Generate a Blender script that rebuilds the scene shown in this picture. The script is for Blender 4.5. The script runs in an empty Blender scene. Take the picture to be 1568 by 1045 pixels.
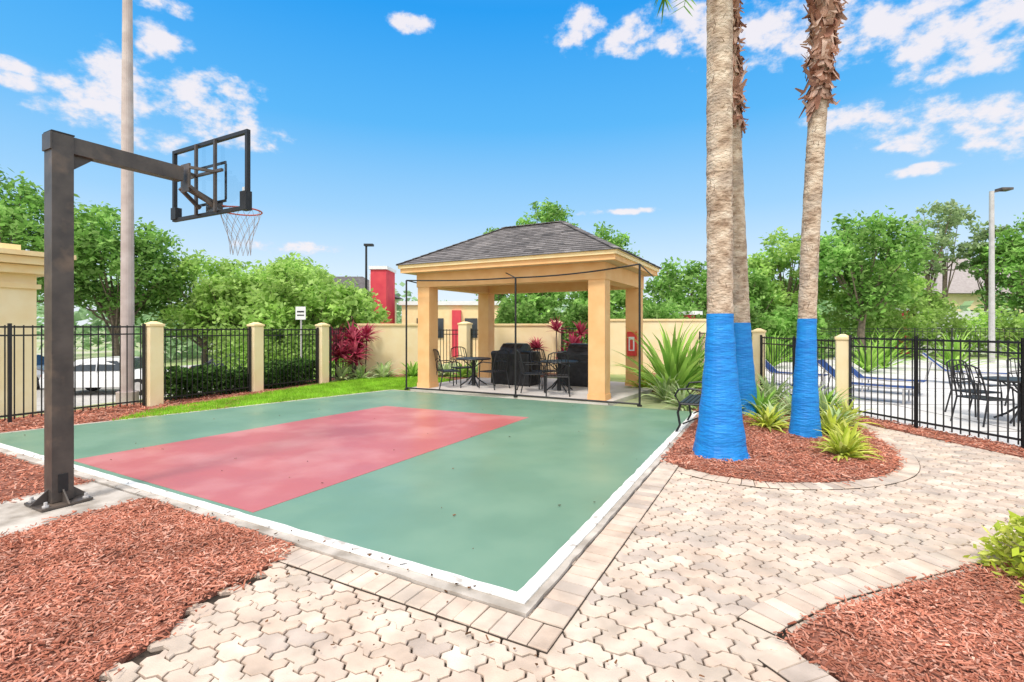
import bpy, math, random
import numpy as np
from mathutils import Vector, Matrix
random.seed(7); rng=np.random.default_rng(11)
S=bpy.context.scene
U=Vector((0.4756,0.8797,0)); V=Vector((-0.8797,0.4754,0))   # court axes
ROT=math.radians(-28.4)
# ------------------------------------------------------------ materials
def N(nt,t,**k):
    n=nt.nodes.new(t)
    for a,b in k.items(): setattr(n,a,b)
    return n
def M(name,cols,rough=0.7,scale=4.0,detail=3,bump=0.0,bscale=None,island=False,metal=0.0,spec=0.4,mix2=None,m2scale=0.6,stretch=None,bdist=0.02,m2lo=.45,m2hi=.7):
    m=bpy.data.materials.new(name); m.use_nodes=True; nt=m.node_tree
    b=nt.nodes['Principled BSDF']; L=nt.links.new
    tc=N(nt,'ShaderNodeTexCoord'); src=tc.outputs['Object']
    if stretch:
        mp=N(nt,'ShaderNodeMapping'); mp.inputs['Scale'].default_value=stretch; L(src,mp.inputs[0]); src=mp.outputs[0]
    nz=N(nt,'ShaderNodeTexNoise'); nz.inputs['Scale'].default_value=scale; nz.inputs['Detail'].default_value=detail
    L(src,nz.inputs['Vector'])
    cr=N(nt,'ShaderNodeValToRGB'); el=cr.color_ramp.elements
    n=len(cols); lo,hi=(0.0,1.0) if island else (0.32,0.68)
    while len(el)<n: el.new(0.5)
    for i,c in enumerate(cols):
        el[i].position=lo+(hi-lo)*(i/(n-1) if n>1 else 0); el[i].color=(*c,1)
    if n==1:
        el[0].color=(*cols[0],1); el[1].color=(*cols[0],1)
    col=cr.outputs[0]
    if island:
        g=N(nt,'ShaderNodeNewGeometry'); L(g.outputs['Random Per Island'],cr.inputs[0])
        mx=N(nt,'ShaderNodeMix',data_type='RGBA',blend_type='MULTIPLY'); mx.inputs[0].default_value=1
        c2=N(nt,'ShaderNodeValToRGB'); c2.color_ramp.elements[0].position=.3; c2.color_ramp.elements[1].position=.7
        c2.color_ramp.elements[0].color=(.74,.73,.71,1); c2.color_ramp.elements[1].color=(1.12,1.12,1.1,1)
        L(nz.outputs[0],c2.inputs[0]); L(col,mx.inputs[6]); L(c2.outputs[0],mx.inputs[7]); col=mx.outputs[2]
    else: L(nz.outputs[0],cr.inputs[0])
    if mix2:
        nz2=N(nt,'ShaderNodeTexNoise'); nz2.inputs['Scale'].default_value=m2scale; nz2.inputs['Detail'].default_value=5
        L(tc.outputs['Object'],nz2.inputs['Vector'])
        r2=N(nt,'ShaderNodeMapRange'); r2.inputs[1].default_value=m2lo; r2.inputs[2].default_value=m2hi; L(nz2.outputs[0],r2.inputs[0])
        mx=N(nt,'ShaderNodeMix',data_type='RGBA'); L(r2.outputs[0],mx.inputs[0]); L(col,mx.inputs[6]); mx.inputs[7].default_value=(*mix2,1); col=mx.outputs[2]
    L(col,b.inputs['Base Color']); b.inputs['Roughness'].default_value=rough; b.inputs['Metallic'].default_value=metal
    b.inputs['Specular IOR Level'].default_value=spec
    if bump:
        bn=N(nt,'ShaderNodeTexNoise'); bn.inputs['Scale'].default_value=bscale or scale*3; bn.inputs['Detail'].default_value=3
        L(src,bn.inputs['Vector']); bp=N(nt,'ShaderNodeBump'); bp.inputs['Strength'].default_value=bump; bp.inputs['Distance'].default_value=bdist
        L(bn.outputs[0],bp.inputs['Height']); L(bp.outputs[0],b.inputs['Normal'])
    return m
def ML(name,cols,trans=.4,clump=.8,lo=.68,hi=1.2):
    """leaf / chip material: cheap diffuse (+ translucent), tint per leaf and per clump"""
    m=bpy.data.materials.new(name); m.use_nodes=True; nt=m.node_tree; nt.nodes.clear(); L=nt.links.new
    out=N(nt,'ShaderNodeOutputMaterial'); g=N(nt,'ShaderNodeNewGeometry'); cr=N(nt,'ShaderNodeValToRGB'); el=cr.color_ramp.elements
    n=len(cols)
    while len(el)<n: el.new(.5)
    for i,c in enumerate(cols): el[i].position=i/(n-1); el[i].color=(*c,1)
    L(g.outputs['Random Per Island'],cr.inputs[0])
    nz=N(nt,'ShaderNodeTexNoise'); nz.inputs['Scale'].default_value=clump; nz.inputs['Detail'].default_value=1
    tc=N(nt,'ShaderNodeTexCoord'); L(tc.outputs['Object'],nz.inputs['Vector'])
    mr=N(nt,'ShaderNodeMapRange'); mr.inputs[1].default_value=.3; mr.inputs[2].default_value=.7; mr.inputs[3].default_value=lo; mr.inputs[4].default_value=hi; L(nz.outputs[0],mr.inputs[0])
    vm=N(nt,'ShaderNodeVectorMath',operation='SCALE'); L(cr.outputs[0],vm.inputs[0]); L(mr.outputs[0],vm.inputs['Scale'])
    d=N(nt,'ShaderNodeBsdfDiffuse'); L(vm.outputs[0],d.inputs[0])
    if trans:
        t=N(nt,'ShaderNodeBsdfTranslucent'); L(vm.outputs[0],t.inputs[0]); ms=N(nt,'ShaderNodeMixShader'); ms.inputs[0].default_value=trans
        L(d.outputs[0],ms.inputs[1]); L(t.outputs[0],ms.inputs[2]); L(ms.outputs[0],out.inputs[0])
    else: L(d.outputs[0],out.inputs[0])
    return m
black=M('black_powder_coat',[(.014,.014,.016),(.022,.022,.024)],rough=.45,scale=20)
bronze=M('dark_bronze_steel',[(.055,.046,.042),(.10,.083,.072)],rough=.4,scale=6,bump=.1,mix2=(.20,.14,.10),m2scale=4,m2lo=.55,m2hi=.8)
stucco=M('yellow_stucco',[(.88,.70,.41),(.92,.77,.50)],rough=.9,scale=3,bump=.35,bscale=60,bdist=.008)
stuccoO=M('orange_stucco',[(.82,.45,.19),(.87,.53,.25)],rough=.9,scale=3,bump=.3,bscale=60,bdist=.008)
cream=M('cream_trim',[(.88,.65,.34),(.90,.73,.42)],rough=.8,scale=4,bump=.1)
soff=M('soffit_boards',[(.62,.45,.27),(.70,.53,.33)],rough=.8,scale=4,stretch=(1,12,1))
concrete=M('concrete',[(.42,.37,.32),(.62,.56,.50)],rough=.9,scale=3,bump=.4,bscale=40,mix2=(.27,.23,.19),m2scale=4.5,bdist=.008)
slabm=M('gazebo_concrete',[(.54,.49,.45),(.64,.60,.56)],rough=.85,scale=2,bump=.15)
white=M('white_line_paint',[(.70,.69,.66),(.86,.85,.83)],rough=.6,scale=9,mix2=(.46,.42,.38),m2scale=9,m2lo=.57,m2hi=.68)
whitep=M('white_paint',[(.75,.75,.75),(.82,.82,.82)],rough=.4)
grassm=ML('lawn_blades',[(.20,.43,.03),(.34,.60,.05),(.44,.68,.09)],.35,2)
lawnm=M('lawn_soil',[(.18,.36,.02),(.32,.52,.06)],rough=.9,scale=9,bump=.4)
groundm=M('ground_mat',[(.20,.30,.09),(.38,.40,.20)],rough=.95,scale=.6,bump=.2,mix2=(.50,.46,.38),m2scale=.12)
asph=M('asphalt',[(.42,.40,.39),(.52,.50,.48)],rough=.9,scale=3,bump=.3,bscale=80)
deckm=M('pool_deck_concrete',[(.58,.56,.54),(.72,.70,.68)],rough=.85,scale=.9,bump=.1)
sand=M('joint_sand',[(.025,.018,.014),(.075,.055,.04)],rough=.98,scale=12,bump=.3)
paverm=M('paver_concrete',[(.54,.42,.34),(.65,.52,.43),(.57,.47,.39),(.71,.59,.50),(.66,.51,.41),(.47,.39,.34),(.69,.56,.47)],rough=.88,scale=5,bump=.5,bscale=110,island=True,bdist=.004,mix2=(.42,.36,.31),m2scale=1.9,m2lo=.52,m2hi=.78)
mulchb=M('mulch_base',[(.15,.05,.03),(.40,.16,.11)],rough=.95,scale=26,bump=.9,bscale=45,bdist=.03)
chipm=ML('mulch_chips',[(.28,.09,.055),(.50,.19,.125),(.60,.25,.17),(.38,.13,.08),(.74,.43,.33),(.33,.115,.075),(.57,.23,.15),(.66,.33,.24)],0,1.6,.75,1.15)
shingle=M('roof_shingles',[(.085,.08,.085),(.20,.185,.19),(.13,.12,.125),(.27,.25,.255)],rough=.92,scale=9,bump=.4,bscale=50,island=True)
bark=M('palm_bark',[(.30,.20,.135),(.56,.43,.32),(.70,.59,.47)],rough=.95,scale=6,detail=7,bump=1.0,bscale=16,stretch=(1,1,1.8),mix2=(.36,.28,.22),m2scale=3.6,bdist=.04)
barkdk=M('palm_fissures',[(.16,.10,.07),(.24,.17,.12)],rough=.95)
blue=M('blue_paint',[(.006,.18,.58),(.012,.27,.72)],rough=.5,scale=5,bump=.7,bscale=9,stretch=(1,1,5),bdist=.02)
boots=ML('peeling_palm_boots',[(.30,.13,.09),(.60,.36,.27),(.78,.56,.46),(.44,.22,.15)],.2,6)
trunkm=M('tree_bark',[(.14,.11,.08),(.28,.22,.16)],rough=.95,scale=8,bump=.5)
leafA=ML('foliage_green',[(.15,.33,.06),(.26,.49,.105),(.42,.66,.20),(.20,.41,.085)],.46,.7,.50,1.25)
leafB=ML('foliage_light',[(.30,.50,.10),(.44,.66,.16),(.58,.78,.27),(.34,.56,.13)],.5,.6,.60,1.2)
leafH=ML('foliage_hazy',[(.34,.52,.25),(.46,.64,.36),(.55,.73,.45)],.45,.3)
leafD=ML('foliage_dark',[(.03,.08,.02),(.07,.15,.03),(.14,.24,.07)],.25,1.5)
leafS=ML('foliage_sparse',[(.28,.40,.18),(.38,.50,.24),(.46,.56,.31)],.4,1)
lime=ML('lime_leaves',[(.40,.52,.05),(.62,.68,.10),(.78,.80,.24),(.38,.50,.06)],.4,5)
strapg=ML('strap_leaves',[(.22,.46,.07),(.38,.62,.12),(.54,.74,.20)],.35,2)
paleg=ML('pale_leaves',[(.36,.52,.18),(.55,.68,.32),(.70,.78,.48),(.28,.46,.12)],.35,3)
redl=ML('cordyline_leaves',[(.22,.02,.05),(.50,.05,.12),(.66,.16,.22),(.34,.03,.06)],.35,3)
redw=M('red_wall',[(.62,.05,.08),(.72,.08,.10)],rough=.8,scale=2)
roofd=M('dark_roof',[(.08,.07,.07),(.13,.12,.12)],rough=.9,scale=6)
roofg=M('grey_roof',[(.30,.26,.25),(.38,.34,.33)],rough=.9,scale=6)
glassd=M('dark_glass',[(.03,.04,.05),(.05,.06,.07)],rough=.08)
rubber=M('tyre_rubber',[(.02,.02,.02)],rough=.8)
polem=M('concrete_pole',[(.44,.36,.34),(.56,.48,.46)],rough=.8,scale=4,bump=.2)
galv=M('galvanised_grey',[(.42,.40,.39),(.52,.50,.49)],rough=.5,scale=6)
orange=M('rim_orange',[(.50,.09,.05),(.40,.10,.07)],rough=.5)
netm=M('net_cord',[(.30,.28,.29),(.52,.50,.50)],rough=.9,scale=30)
coverm=M('grill_cover_vinyl',[(.010,.010,.012),(.024,.024,.027)],rough=.35,scale=5,bump=.5,bscale=7,bdist=.04)
bluef=M('blue_sling',[(.012,.04,.16),(.015,.06,.22)],rough=.8,scale=5)
redbox=M('red_enamel',[(.65,.03,.02),(.70,.04,.03)],rough=.3)
debm=ML('dry_leaves',[(.06,.035,.02),(.16,.08,.04),(.26,.12,.06)],0,5)
def courtmat(name,c1,c2,stain,lo=.45,hi=.7):
    m=M(name,[c1,c2],rough=.33,scale=1.1,bump=.06,bscale=2.5,mix2=stain,m2scale=1.1,spec=.5,bdist=.01,m2lo=lo,m2hi=hi)
    nt=m.node_tree; b=nt.nodes['Principled BSDF']
    nz=N(nt,'ShaderNodeTexNoise'); nz.inputs['Scale'].default_value=1.5; nz.inputs['Detail'].default_value=5
    tc=N(nt,'ShaderNodeTexCoord'); nt.links.new(tc.outputs['Object'],nz.inputs[0])
    r=N(nt,'ShaderNodeMapRange'); r.inputs[1].default_value=.3; r.inputs[2].default_value=.7; r.inputs[3].default_value=.30; r.inputs[4].default_value=.44
    nt.links.new(nz.outputs[0],r.inputs[0]); nt.links.new(r.outputs[0],b.inputs['Roughness'])
    return m
cgreen=courtmat('court_green_paint',(.14,.255,.175),(.16,.285,.195),(.185,.305,.21))
cred=courtmat('court_red_paint',(.45,.112,.115),(.50,.14,.135),(.54,.20,.195),.48,.66)
gl=bpy.data.materials.new('clear_acrylic'); gl.use_nodes=True; nt=gl.node_tree; nt.nodes.clear()
o=N(nt,'ShaderNodeOutputMaterial'); t=N(nt,'ShaderNodeBsdfTransparent'); g=N(nt,'ShaderNodeBsdfGlossy'); g.inputs['Roughness'].default_value=.05
t.inputs[0].default_value=(.93,.96,.98,1); mx=N(nt,'ShaderNodeMixShader'); mx.inputs[0].default_value=.06
nt.links.new(t.outputs[0],mx.inputs[1]); nt.links.new(g.outputs[0],mx.inputs[2]); nt.links.new(mx.outputs[0],o.inputs[0])
# ------------------------------------------------------------ mesh builder
class MB:
    def __init__(s): s.v=[]; s.f=[]; s.m=[]; s.mats=[]
    def mi(s,mat):
        if mat not in s.mats: s.mats.append(mat)
        return s.mats.index(mat)
    def add(s,vs,fs,mat):
        o=len(s.v); s.v.extend([tuple(p) for p in vs]); s.f.extend([tuple(i+o for i in f) for f in fs]); s.m.extend([s.mi(mat)]*len(fs))
    def box(s,c,d,mat,rz=0.0,taper=1.0):
        x,y,z=d[0]/2,d[1]/2,d[2]/2
        R=Matrix.Rotation(rz,3,'Z'); vs=[]
        for k in (-1,1):
            q=taper if k>0 else 1
            for a,b in ((-1,-1),(1,-1),(1,1),(-1,1)): vs.append(R@Vector((a*x*q,b*y*q,k*z))+Vector(c))
        s.add(vs,[(3,2,1,0),(4,5,6,7),(0,1,5,4),(1,2,6,5),(2,3,7,6),(3,0,4,7)],mat)
    def bar(s,a,b,w,h,mat):
        a=Vector(a);b=Vector(b);d=(b-a); d.normalize()
        up=Vector((0,0,1)) if abs(d.z)<.95 else Vector((U.x,U.y,0))
        x=d.cross(up).normalized(); y=x.cross(d); vs=[]
        for p in (a,b):
            for i,j in ((-1,-1),(1,-1),(1,1),(-1,1)): vs.append(p+x*(i*w/2)+y*(j*h/2))
        s.add(vs,[(0,1,2,3),(7,6,5,4),(0,4,5,1),(1,5,6,2),(2,6,7,3),(3,7,4,0)],mat)
    def tube(s,pts,rad,mat,seg=8,cap=True,jit=0.0):
        pts=[Vector(p) for p in pts]
        if not hasattr(rad,'__len__'): rad=[rad]*len(pts)
        vs=[];n=len(pts)
        for i,p in enumerate(pts):
            d=(pts[min(i+1,n-1)]-pts[max(i-1,0)]).normalized()
            up=Vector((0,0,1)) if abs(d.z)<.9 else Vector((0,1,0))
            x=d.cross(up).normalized(); y=x.cross(d)
            for k in range(seg):
                a=2*math.pi*k/seg; r=rad[i]*(1+jit*random.uniform(-1,1)); vs.append(p+x*(math.cos(a)*r)+y*(math.sin(a)*r))
        fs=[]
        for i in range(n-1):
            for k in range(seg):
                k2=(k+1)%seg; fs.append((i*seg+k,i*seg+k2,(i+1)*seg+k2,(i+1)*seg+k))
        if cap: fs.append(tuple(range(seg))[::-1]); fs.append(tuple((n-1)*seg+k for k in range(seg)))
        s.add(vs,fs,mat)
    def ring(s,c,r,rt,mat,seg=28):
        s.tube([Vector(c)+Vector((math.cos(2*math.pi*i/seg)*r,math.sin(2*math.pi*i/seg)*r,0)) for i in range(seg+1)],rt,mat,6,cap=False)
    def prism(s,poly,z0,z1,mat):
        n=len(poly); A=sum(poly[k][0]*poly[(k+1)%n][1]-poly[(k+1)%n][0]*poly[k][1] for k in range(n))
        if A<0: poly=poly[::-1]
        vs=[(p[0],p[1],z0) for p in poly]+[(p[0],p[1],z1) for p in poly]
        s.add(vs,[tuple(range(n,2*n))]+[(i,(i+1)%n,(i+1)%n+n,i+n) for i in range(n)],mat)
    def leaves(s,C,size,mat,up=0.4,asp=0.45):
        n=len(C); nr=rng.normal(size=(n,3)); nr[:,2]+=up*np.sign(nr[:,2]+.3)
        nr/=np.linalg.norm(nr,axis=1)[:,None]; r=rng.normal(size=(n,3)); t=np.cross(nr,r); t/=np.linalg.norm(t,axis=1)[:,None]+1e-9
        b=np.cross(nr,t); sz=(size*(.6+.8*rng.random(n)))[:,None]
        q=np.stack([C-t*sz,C+b*sz*asp,C+t*sz,C-b*sz*asp],1).reshape(-1,3)
        o=len(s.v); s.v.extend(map(tuple,q.tolist())); idx=(np.arange(n*4).reshape(-1,4)+o)
        s.f.extend(map(tuple,idx.tolist())); s.m.extend([s.mi(mat)]*n)
    def boxes(s,C,L,W,T,mat,tilt=.5):
        n=len(C); th=rng.random(n)*2*np.pi; ti=rng.normal(size=n)*tilt*.5
        t=np.stack([np.cos(th)*np.cos(ti),np.sin(th)*np.cos(ti),np.sin(ti)],1); up=rng.normal(size=(n,3))*tilt*.6; up[:,2]+=1
        b=np.cross(up,t); b/=np.linalg.norm(b,axis=1)[:,None]; w=np.cross(t,b)
        Lr=(L*(.35+rng.random(n)**2*1.7))[:,None]/2; Wr=(W*(.4+rng.random(n)*1.1))[:,None]/2; Tr=T/2
        ve=[]
        for k in (-1,1):
            for a,c in ((-1,-1),(1,-.6),(1,.5),(-1,1)): ve.append(C+t*Lr*a+b*Wr*c+w*Tr*k)
        q=np.stack(ve,1).reshape(-1,3); o=len(s.v); s.v.extend(map(tuple,q.tolist()))
        base=np.arange(n)[:,None]*8+o
        for f in ((4,5,6,7),(0,1,5,4),(1,2,6,5),(2,3,7,6),(3,0,4,7)):
            s.f.extend(map(tuple,(base+np.array(f)).tolist())); s.m.extend([s.mi(mat)]*n)
    def obj(s,name,origin=(0,0,0),smooth=False,bevel=0):
        me=bpy.data.meshes.new(name+'_mesh'); o=Vector(origin)
        A=np.array(s.v,dtype=float)-np.array(o[:]); me.from_pydata(A.tolist(),[],s.f)
        for m in s.mats: me.materials.append(m)
        me.polygons.foreach_set('material_index',s.m)
        if smooth: me.polygons.foreach_set('use_smooth',[True]*len(s.f))
        me.update(); ob=bpy.data.objects.new(name,me); ob.location=o; S.collection.objects.link(ob)
        if bevel:
            md=ob.modifiers.new('bevel','BEVEL'); md.width=bevel; md.segments=2; md.limit_method='ANGLE'
        return ob
def inpoly(x,y,poly):
    c=False;n=len(poly);j=n-1
    for i in range(n):
        xi,yi=poly[i][:2]; xj,yj=poly[j][:2]
        if (yi>y)!=(yj>y) and x<(xj-xi)*(y-yi)/(yj-yi)+xi: c=not c
        j=i
    return c
def sst(a,b,x):
    t=max(0,min(1,(x-a)/(b-a))); return t*t*(3-2*t)
def Z(p,z): return p+Vector((0,0,z))
FA=Vector((-8.36,8.13,0)); FD=Vector((.459,.889,0)).normalized(); FN=Vector((-.889,.459,0)).normalized()
def gz(x,y):
    d=(Vector((x,y,0))-FA).dot(FN); return -0.03-1.15*sst(1.2,6,d)
# ------------------------------------------------------------ ground
ax=[-900,-500,-250,-120]+[i*1.5-75 for i in range(101)]+[120,250,500,900]; mb=MB(); n=len(ax)
vs=[(x,y+20,gz(x,y+20)) for y in ax for x in ax]
mb.add(vs,[(j*n+i,j*n+i+1,(j+1)*n+i+1,(j+1)*n+i) for j in range(n-1) for i in range(n-1)],groundm)
mb.obj('ground',smooth=True)
mb=MB(); g=[]; nu,nv=26,24
for j in range(nv):
    for i in range(nu):
        p=FA+FD*(-14+i*1.6)+FN*(2.3+j*1.0); g.append((p.x,p.y,gz(p.x,p.y)+.025))
mb.add(g,[(j*nu+i,(j+1)*nu+i,(j+1)*nu+i+1,j*nu+i+1)[::-1] for j in range(nv-1) for i in range(nu-1)],asph)
mb.obj('parking_lot',smooth=True)
mb=MB(); mb.prism([(6.1,9),(6.75,6.4),(7.4,4),(9,1),(30,1),(30,24),(6.6,24),(6.1,12)],-.2,-.005,deckm)
for k in range(8): mb.box((7.8+k*2.6,13,-.003),(.012,22,.004),sand)
for k in range(7): mb.box((18,5+k*2.6,-.002),(22,.012,.004),sand)
mb.obj('pool_deck')
# ------------------------------------------------------------ court
Cc=Vector((.04,2.90,0)); CR=Vector((3.34,9.1,0)); CFL=Vector((-2.94,12.19,0)); CL=Vector((-7.62,7.05,0))
court=[Cc,CR,CFL,CL]
def off(p,s,t): return p+U*s+V*t
outer=[off(Cc,-.15,-.125),off(CR,.02,-.125),off(CFL,.1,.1),off(CL,-.15,.15)]
mb=MB(); op=[]
for a,b in zip(outer,outer[1:]+outer[:1]):
    for k in range(60):
        p=a.lerp(b,k/60); op.append((p.x+random.gauss(0,.005),p.y+random.gauss(0,.005)))
mb.prism(op,-.1,.035,concrete); mb.prism([(p.x,p.y) for p in court],.034,.0395,cgreen)
red=[(-2.17,4.17),(.29,8.52),(-2.48,9.75),(-5.13,5.80)]
mb.prism(red,.0395,.0425,cred)
def line(a,b,w,z,side):
    d=(b-a).normalized(); nn=Vector((-d.y,d.x,0))*side*w; n=90; P=[];Q=[]
    for i in range(n+1):
        p=a.lerp(b,i/n); P.append(p+nn*random.gauss(0,.025)*(0<i<n)); Q.append(p+nn*(1+random.gauss(0,.03)))
    mb.prism([(p.x,p.y) for p in P]+[(p.x,p.y) for p in Q[::-1]],.036,z,white)
line(off(Cc,-.075,-.075),off(CL,-.07,.05),.085,.045,-1)
line(off(Cc,-.075,-.075),off(CR,0,-.07),.085,.0462,1)
mb.obj('basketball_court')
mb=MB(); P=[]
for i in range(40):
    a,b=random.random(),random.random()**1.3
    p=Cc.lerp(CL,a).lerp(CR.lerp(CFL,a),b); P.append((p.x,p.y,.050))
for i in range(50):
    p=off(Cc,random.uniform(-.15,-.03),random.uniform(0,7)); P.append((p.x,p.y,.050))
for i in range(50):
    p=off(Cc,random.uniform(-.9,-.15),random.uniform(-1.5,1.8)); P.append((p.x,p.y,.028))
mb.boxes(np.array(P),.022,.011,.003,debm,.4); mb.obj('fallen_leaves')
# ------------------------------------------------------------ beds (mulch)
PB=Vector((-4.03,4.43,0))
def Lb(t,s=-.16):
    p=Cc+U*s+V*t; return (p.x,p.y)
bed1=[Lb(1.72),Lb(3.8),Lb(3.8,-4.2),(-5.6,-1.5),(-1.75,-1.5),(-1.8,1.6),(-1.88,2.3),(-1.78,2.6),(-1.84,2.85),(-1.66,3.2)]
bed2=[Lb(4.75),Lb(12),(-13,3.6),Lb(4.75,-6.2)]
bed3=[(-11.4,2.9),(-7.9,7.1),(-7.55,7.25),(-2.9,12.3),(-2.5,12.9),(-1.2,15.2),(1.5,15.9),(2.7,16.9),(-5.2,17),(-6.2,14.3),(-7.6,10.5),(-9.0,8.1),(-12.2,3)]
isl=[(1.72,5.95),(2.02,5.42),(2.35,5.15),(2.72,5.03),(3.2,5.04),(3.7,5.15),(4.2,5.45),(4.55,5.85),(4.85,6.35),(5.1,6.9),(5.4,7.7),(5.6,8.6),(5.85,9.2),(6.0,12),(6.4,16.8),(3.9,16.6),(3.5,13.6),(3.4,10.5),(3.52,9.1)]
bedR=[(6.15,6.2),(6.75,4.2),(8.2,1.6),(8.6,1.6),(6.95,5.2),(6.6,6.9),(6.05,9.1),(5.80,8.9),(5.78,8.0),(5.95,7.1)]
bedBR=[(1.36,2.50),(1.49,2.60),(1.9,2.82),(2.43,3.03),(2.97,3.22),(3.44,3.36),(4.4,3.48),(6.2,3.4),(7,0),(7,-1.5),(2.0,-1.5),(1.75,1.2),(1.52,2.2)]
def smoothpoly(poly,it=1):
    for _ in range(it):
        q=[]
        for i in range(len(poly)):
            a=poly[i];b=poly[(i+1)%len(poly)]
            q+= [(a[0]*.75+b[0]*.25,a[1]*.75+b[1]*.25),(a[0]*.25+b[0]*.75,a[1]*.25+b[1]*.75)]
        poly=q
    return poly
def bed(poly,z,n,L=.055,xr=None,thick=.007,spill=0,sm=False):
    if sm: poly=smoothpoly(poly,1)
    mb=MB(); mb.prism(poly,-.1,z,mulchb)
    xs=[p[0] for p in poly]; ys=[p[1] for p in poly]; bb=xr or (min(xs),max(xs),min(ys),max(ys)); P=[];k=0
    oo=[(p.x,p.y) for p in outer]
    while len(P)<n and k<n*20:
        k+=1; x=random.uniform(bb[0],bb[1]); y=random.uniform(bb[2],bb[3])
        if inpoly(x,y,poly) or (spill and inpoly(x+random.gauss(0,spill),y+random.gauss(0,spill),poly)):
            if inpoly(x,y,oo) and random.random()<.94: continue
            h=.010*(math.sin(x*9+y*4)+math.sin(y*11-x*5))
            P.append((x,y,z+max(0,h)+random.uniform(0,.012)))
    mb.boxes(np.array(P),L,L*.27,thick,chipm,.5); return mb.obj('mulch_bed')
bed(bed1,.02,25000,.036,(-4.6,-1.55,1.7,4.6),.004,.06)
bed(bed2,.018,8000,.046,(-7.9,-4.0,3.0,7.2),.004,.03)
bed(bed3,.008,7000,.07,(-10,-5.5,5.5,12.5),.006,.03)
bed(isl,.03,15000,.046,(1.6,5.9,4.9,9.3),.005,.06,True)
bed(bedR,.02,5000,.05,None,.005,.03)
bed(bedBR,.02,19000,.034,(1.3,4.6,1.6,3.6),.004,.035,True)
mb=MB(); mb.prism([Lb(3.8),Lb(4.8),Lb(4.85,-2.3),Lb(3.75,-2.3)],-.1,.028,concrete); mb.obj('concrete_pad')
# ------------------------------------------------------------ lawn
lawn=[(-6.62,8.2),(-3.05,12.2),(-2.7,12.5),(-1.7,14.6),(-2.6,15.5),(-4.4,14.9),(-5.2,13.5),(-6.0,11.3),(-6.75,9.3)]
mb=MB(); mb.prism(lawn,-.05,.025,lawnm); P=[]
while len(P)<26000:
    x=random.uniform(-7,-1.5); y=random.uniform(8,15.7)
    if inpoly(x,y,lawn): P.append((x,y,.03))
P=np.array(P); n=len(P); th=rng.random(n)*6.28; h=.03+.035*rng.random(n); w=.006
dx=np.cos(th)*w; dy=np.sin(th)*w; lean=rng.normal(size=(n,2))*.018
q=np.stack([np.stack([P[:,0]-dx,P[:,1]-dy,P[:,2]-.01],1),np.stack([P[:,0]+dx,P[:,1]+dy,P[:,2]-.01],1),np.stack([P[:,0]+lean[:,0],P[:,1]+lean[:,1],P[:,2]+h],1)],1).reshape(-1,3)
o=len(mb.v); mb.v.extend(map(tuple,q.tolist())); mb.f.extend(map(tuple,(np.arange(n*3).reshape(-1,3)+o).tolist())); mb.m.extend([mb.mi(grassm)]*n)
mb.obj('lawn')
# ------------------------------------------------------------ paving
pv=[(-2.4,-1.5),(9,-1.5),(8.3,1.8),(6.6,6.2),(6.0,9.3),(3.3,9.4),(.1,3.2),(-.1,3.1),(-2.0,4.0)]
mb=MB(); mb.prism(pv,-.12,-.012,sand)
outl=[(p.x,p.y) for p in [off(Cc,-.17,-.14),off(CR,.1,-.14),CFL,off(CL,-.17,.2)]]
Lp,Wp=.205,.118; amp=.019
def prof(x):
    t=(x/Lp)%1.0
    if t<.18: return -amp
    if t<.32: return -amp+2*amp*(t-.18)/.14
    if t<.68: return amp
    if t<.82: return amp-2*amp*(t-.68)/.14
    return -amp
brk=[0,.18,.32,.68,.82,1]
def paver_piece(mb,pts,z,gap=.0056):
    n=len(pts); cx=sum(p[0] for p in pts)/n; cy=sum(p[1] for p in pts)/n
    def sh(d):
        r=[]
        for p in pts:
            L=math.hypot(p[0]-cx,p[1]-cy); k=(L-d)/L; r.append((cx+(p[0]-cx)*k,cy+(p[1]-cy)*k))
        return r
    dz=random.gauss(0,.0018); tx,ty=random.gauss(0,.012),random.gauss(0,.012)
    a=sh(gap+random.uniform(0,.0015));b=sh(gap+.0065)
    vs=[(p[0],p[1],-.02) for p in a]+[(p[0],p[1],z-.005+dz) for p in a]+[(p[0],p[1],z+dz+(p[0]-cx)*tx+(p[1]-cy)*ty) for p in b]
    fs=[(i,(i+1)%n,n+(i+1)%n,n+i) for i in range(n)]+[(n+i,n+(i+1)%n,2*n+(i+1)%n,2*n+i) for i in range(n)]+[tuple(range(2*n,3*n))]
    mb.add(vs,fs,paverm)
beds=[smoothpoly(isl,1),smoothpoly(bedBR,1),bed1]
e2=.014
for j in range(-70,84):
    for i in range(-60,40):
        s0=i*Lp+(j%2)*Lp*.5; t0=j*Wp
        c=Cc+V*(s0+Lp/2)+U*(t0)
        if c.y<1.2 or not inpoly(c.x,c.y,pv) or inpoly(c.x,c.y,outl): continue
        if any(inpoly(c.x,c.y,b) for b in beds): continue
        xs=sorted([s0]+[s0+Lp*((b-(s0/Lp)%1)%1) for b in brk[1:5]]+[s0+Lp])
        loc=[(x,t0-Wp/2+prof(x)) for x in xs]
        loc.append((s0+Lp+e2,t0-Wp*.2+prof(s0))); loc.append((s0+Lp-e2,t0+Wp*.2+prof(s0)))
        for x in xs[::-1]: loc.append((x,t0+Wp/2+prof(x)))
        loc.append((s0-e2,t0+Wp*.2+prof(s0))); loc.append((s0+e2,t0-Wp*.2+prof(s0)))
        cl=[loc[0]]
        for p in loc[1:]:
            if math.hypot(p[0]-cl[-1][0],p[1]-cl[-1][1])>.004: cl.append(p)
        pts=[]
        for a,b in cl:
            p=Cc+V*a+U*b; pts.append((p.x,p.y))
        paver_piece(mb,pts[::-1],.008)
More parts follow.
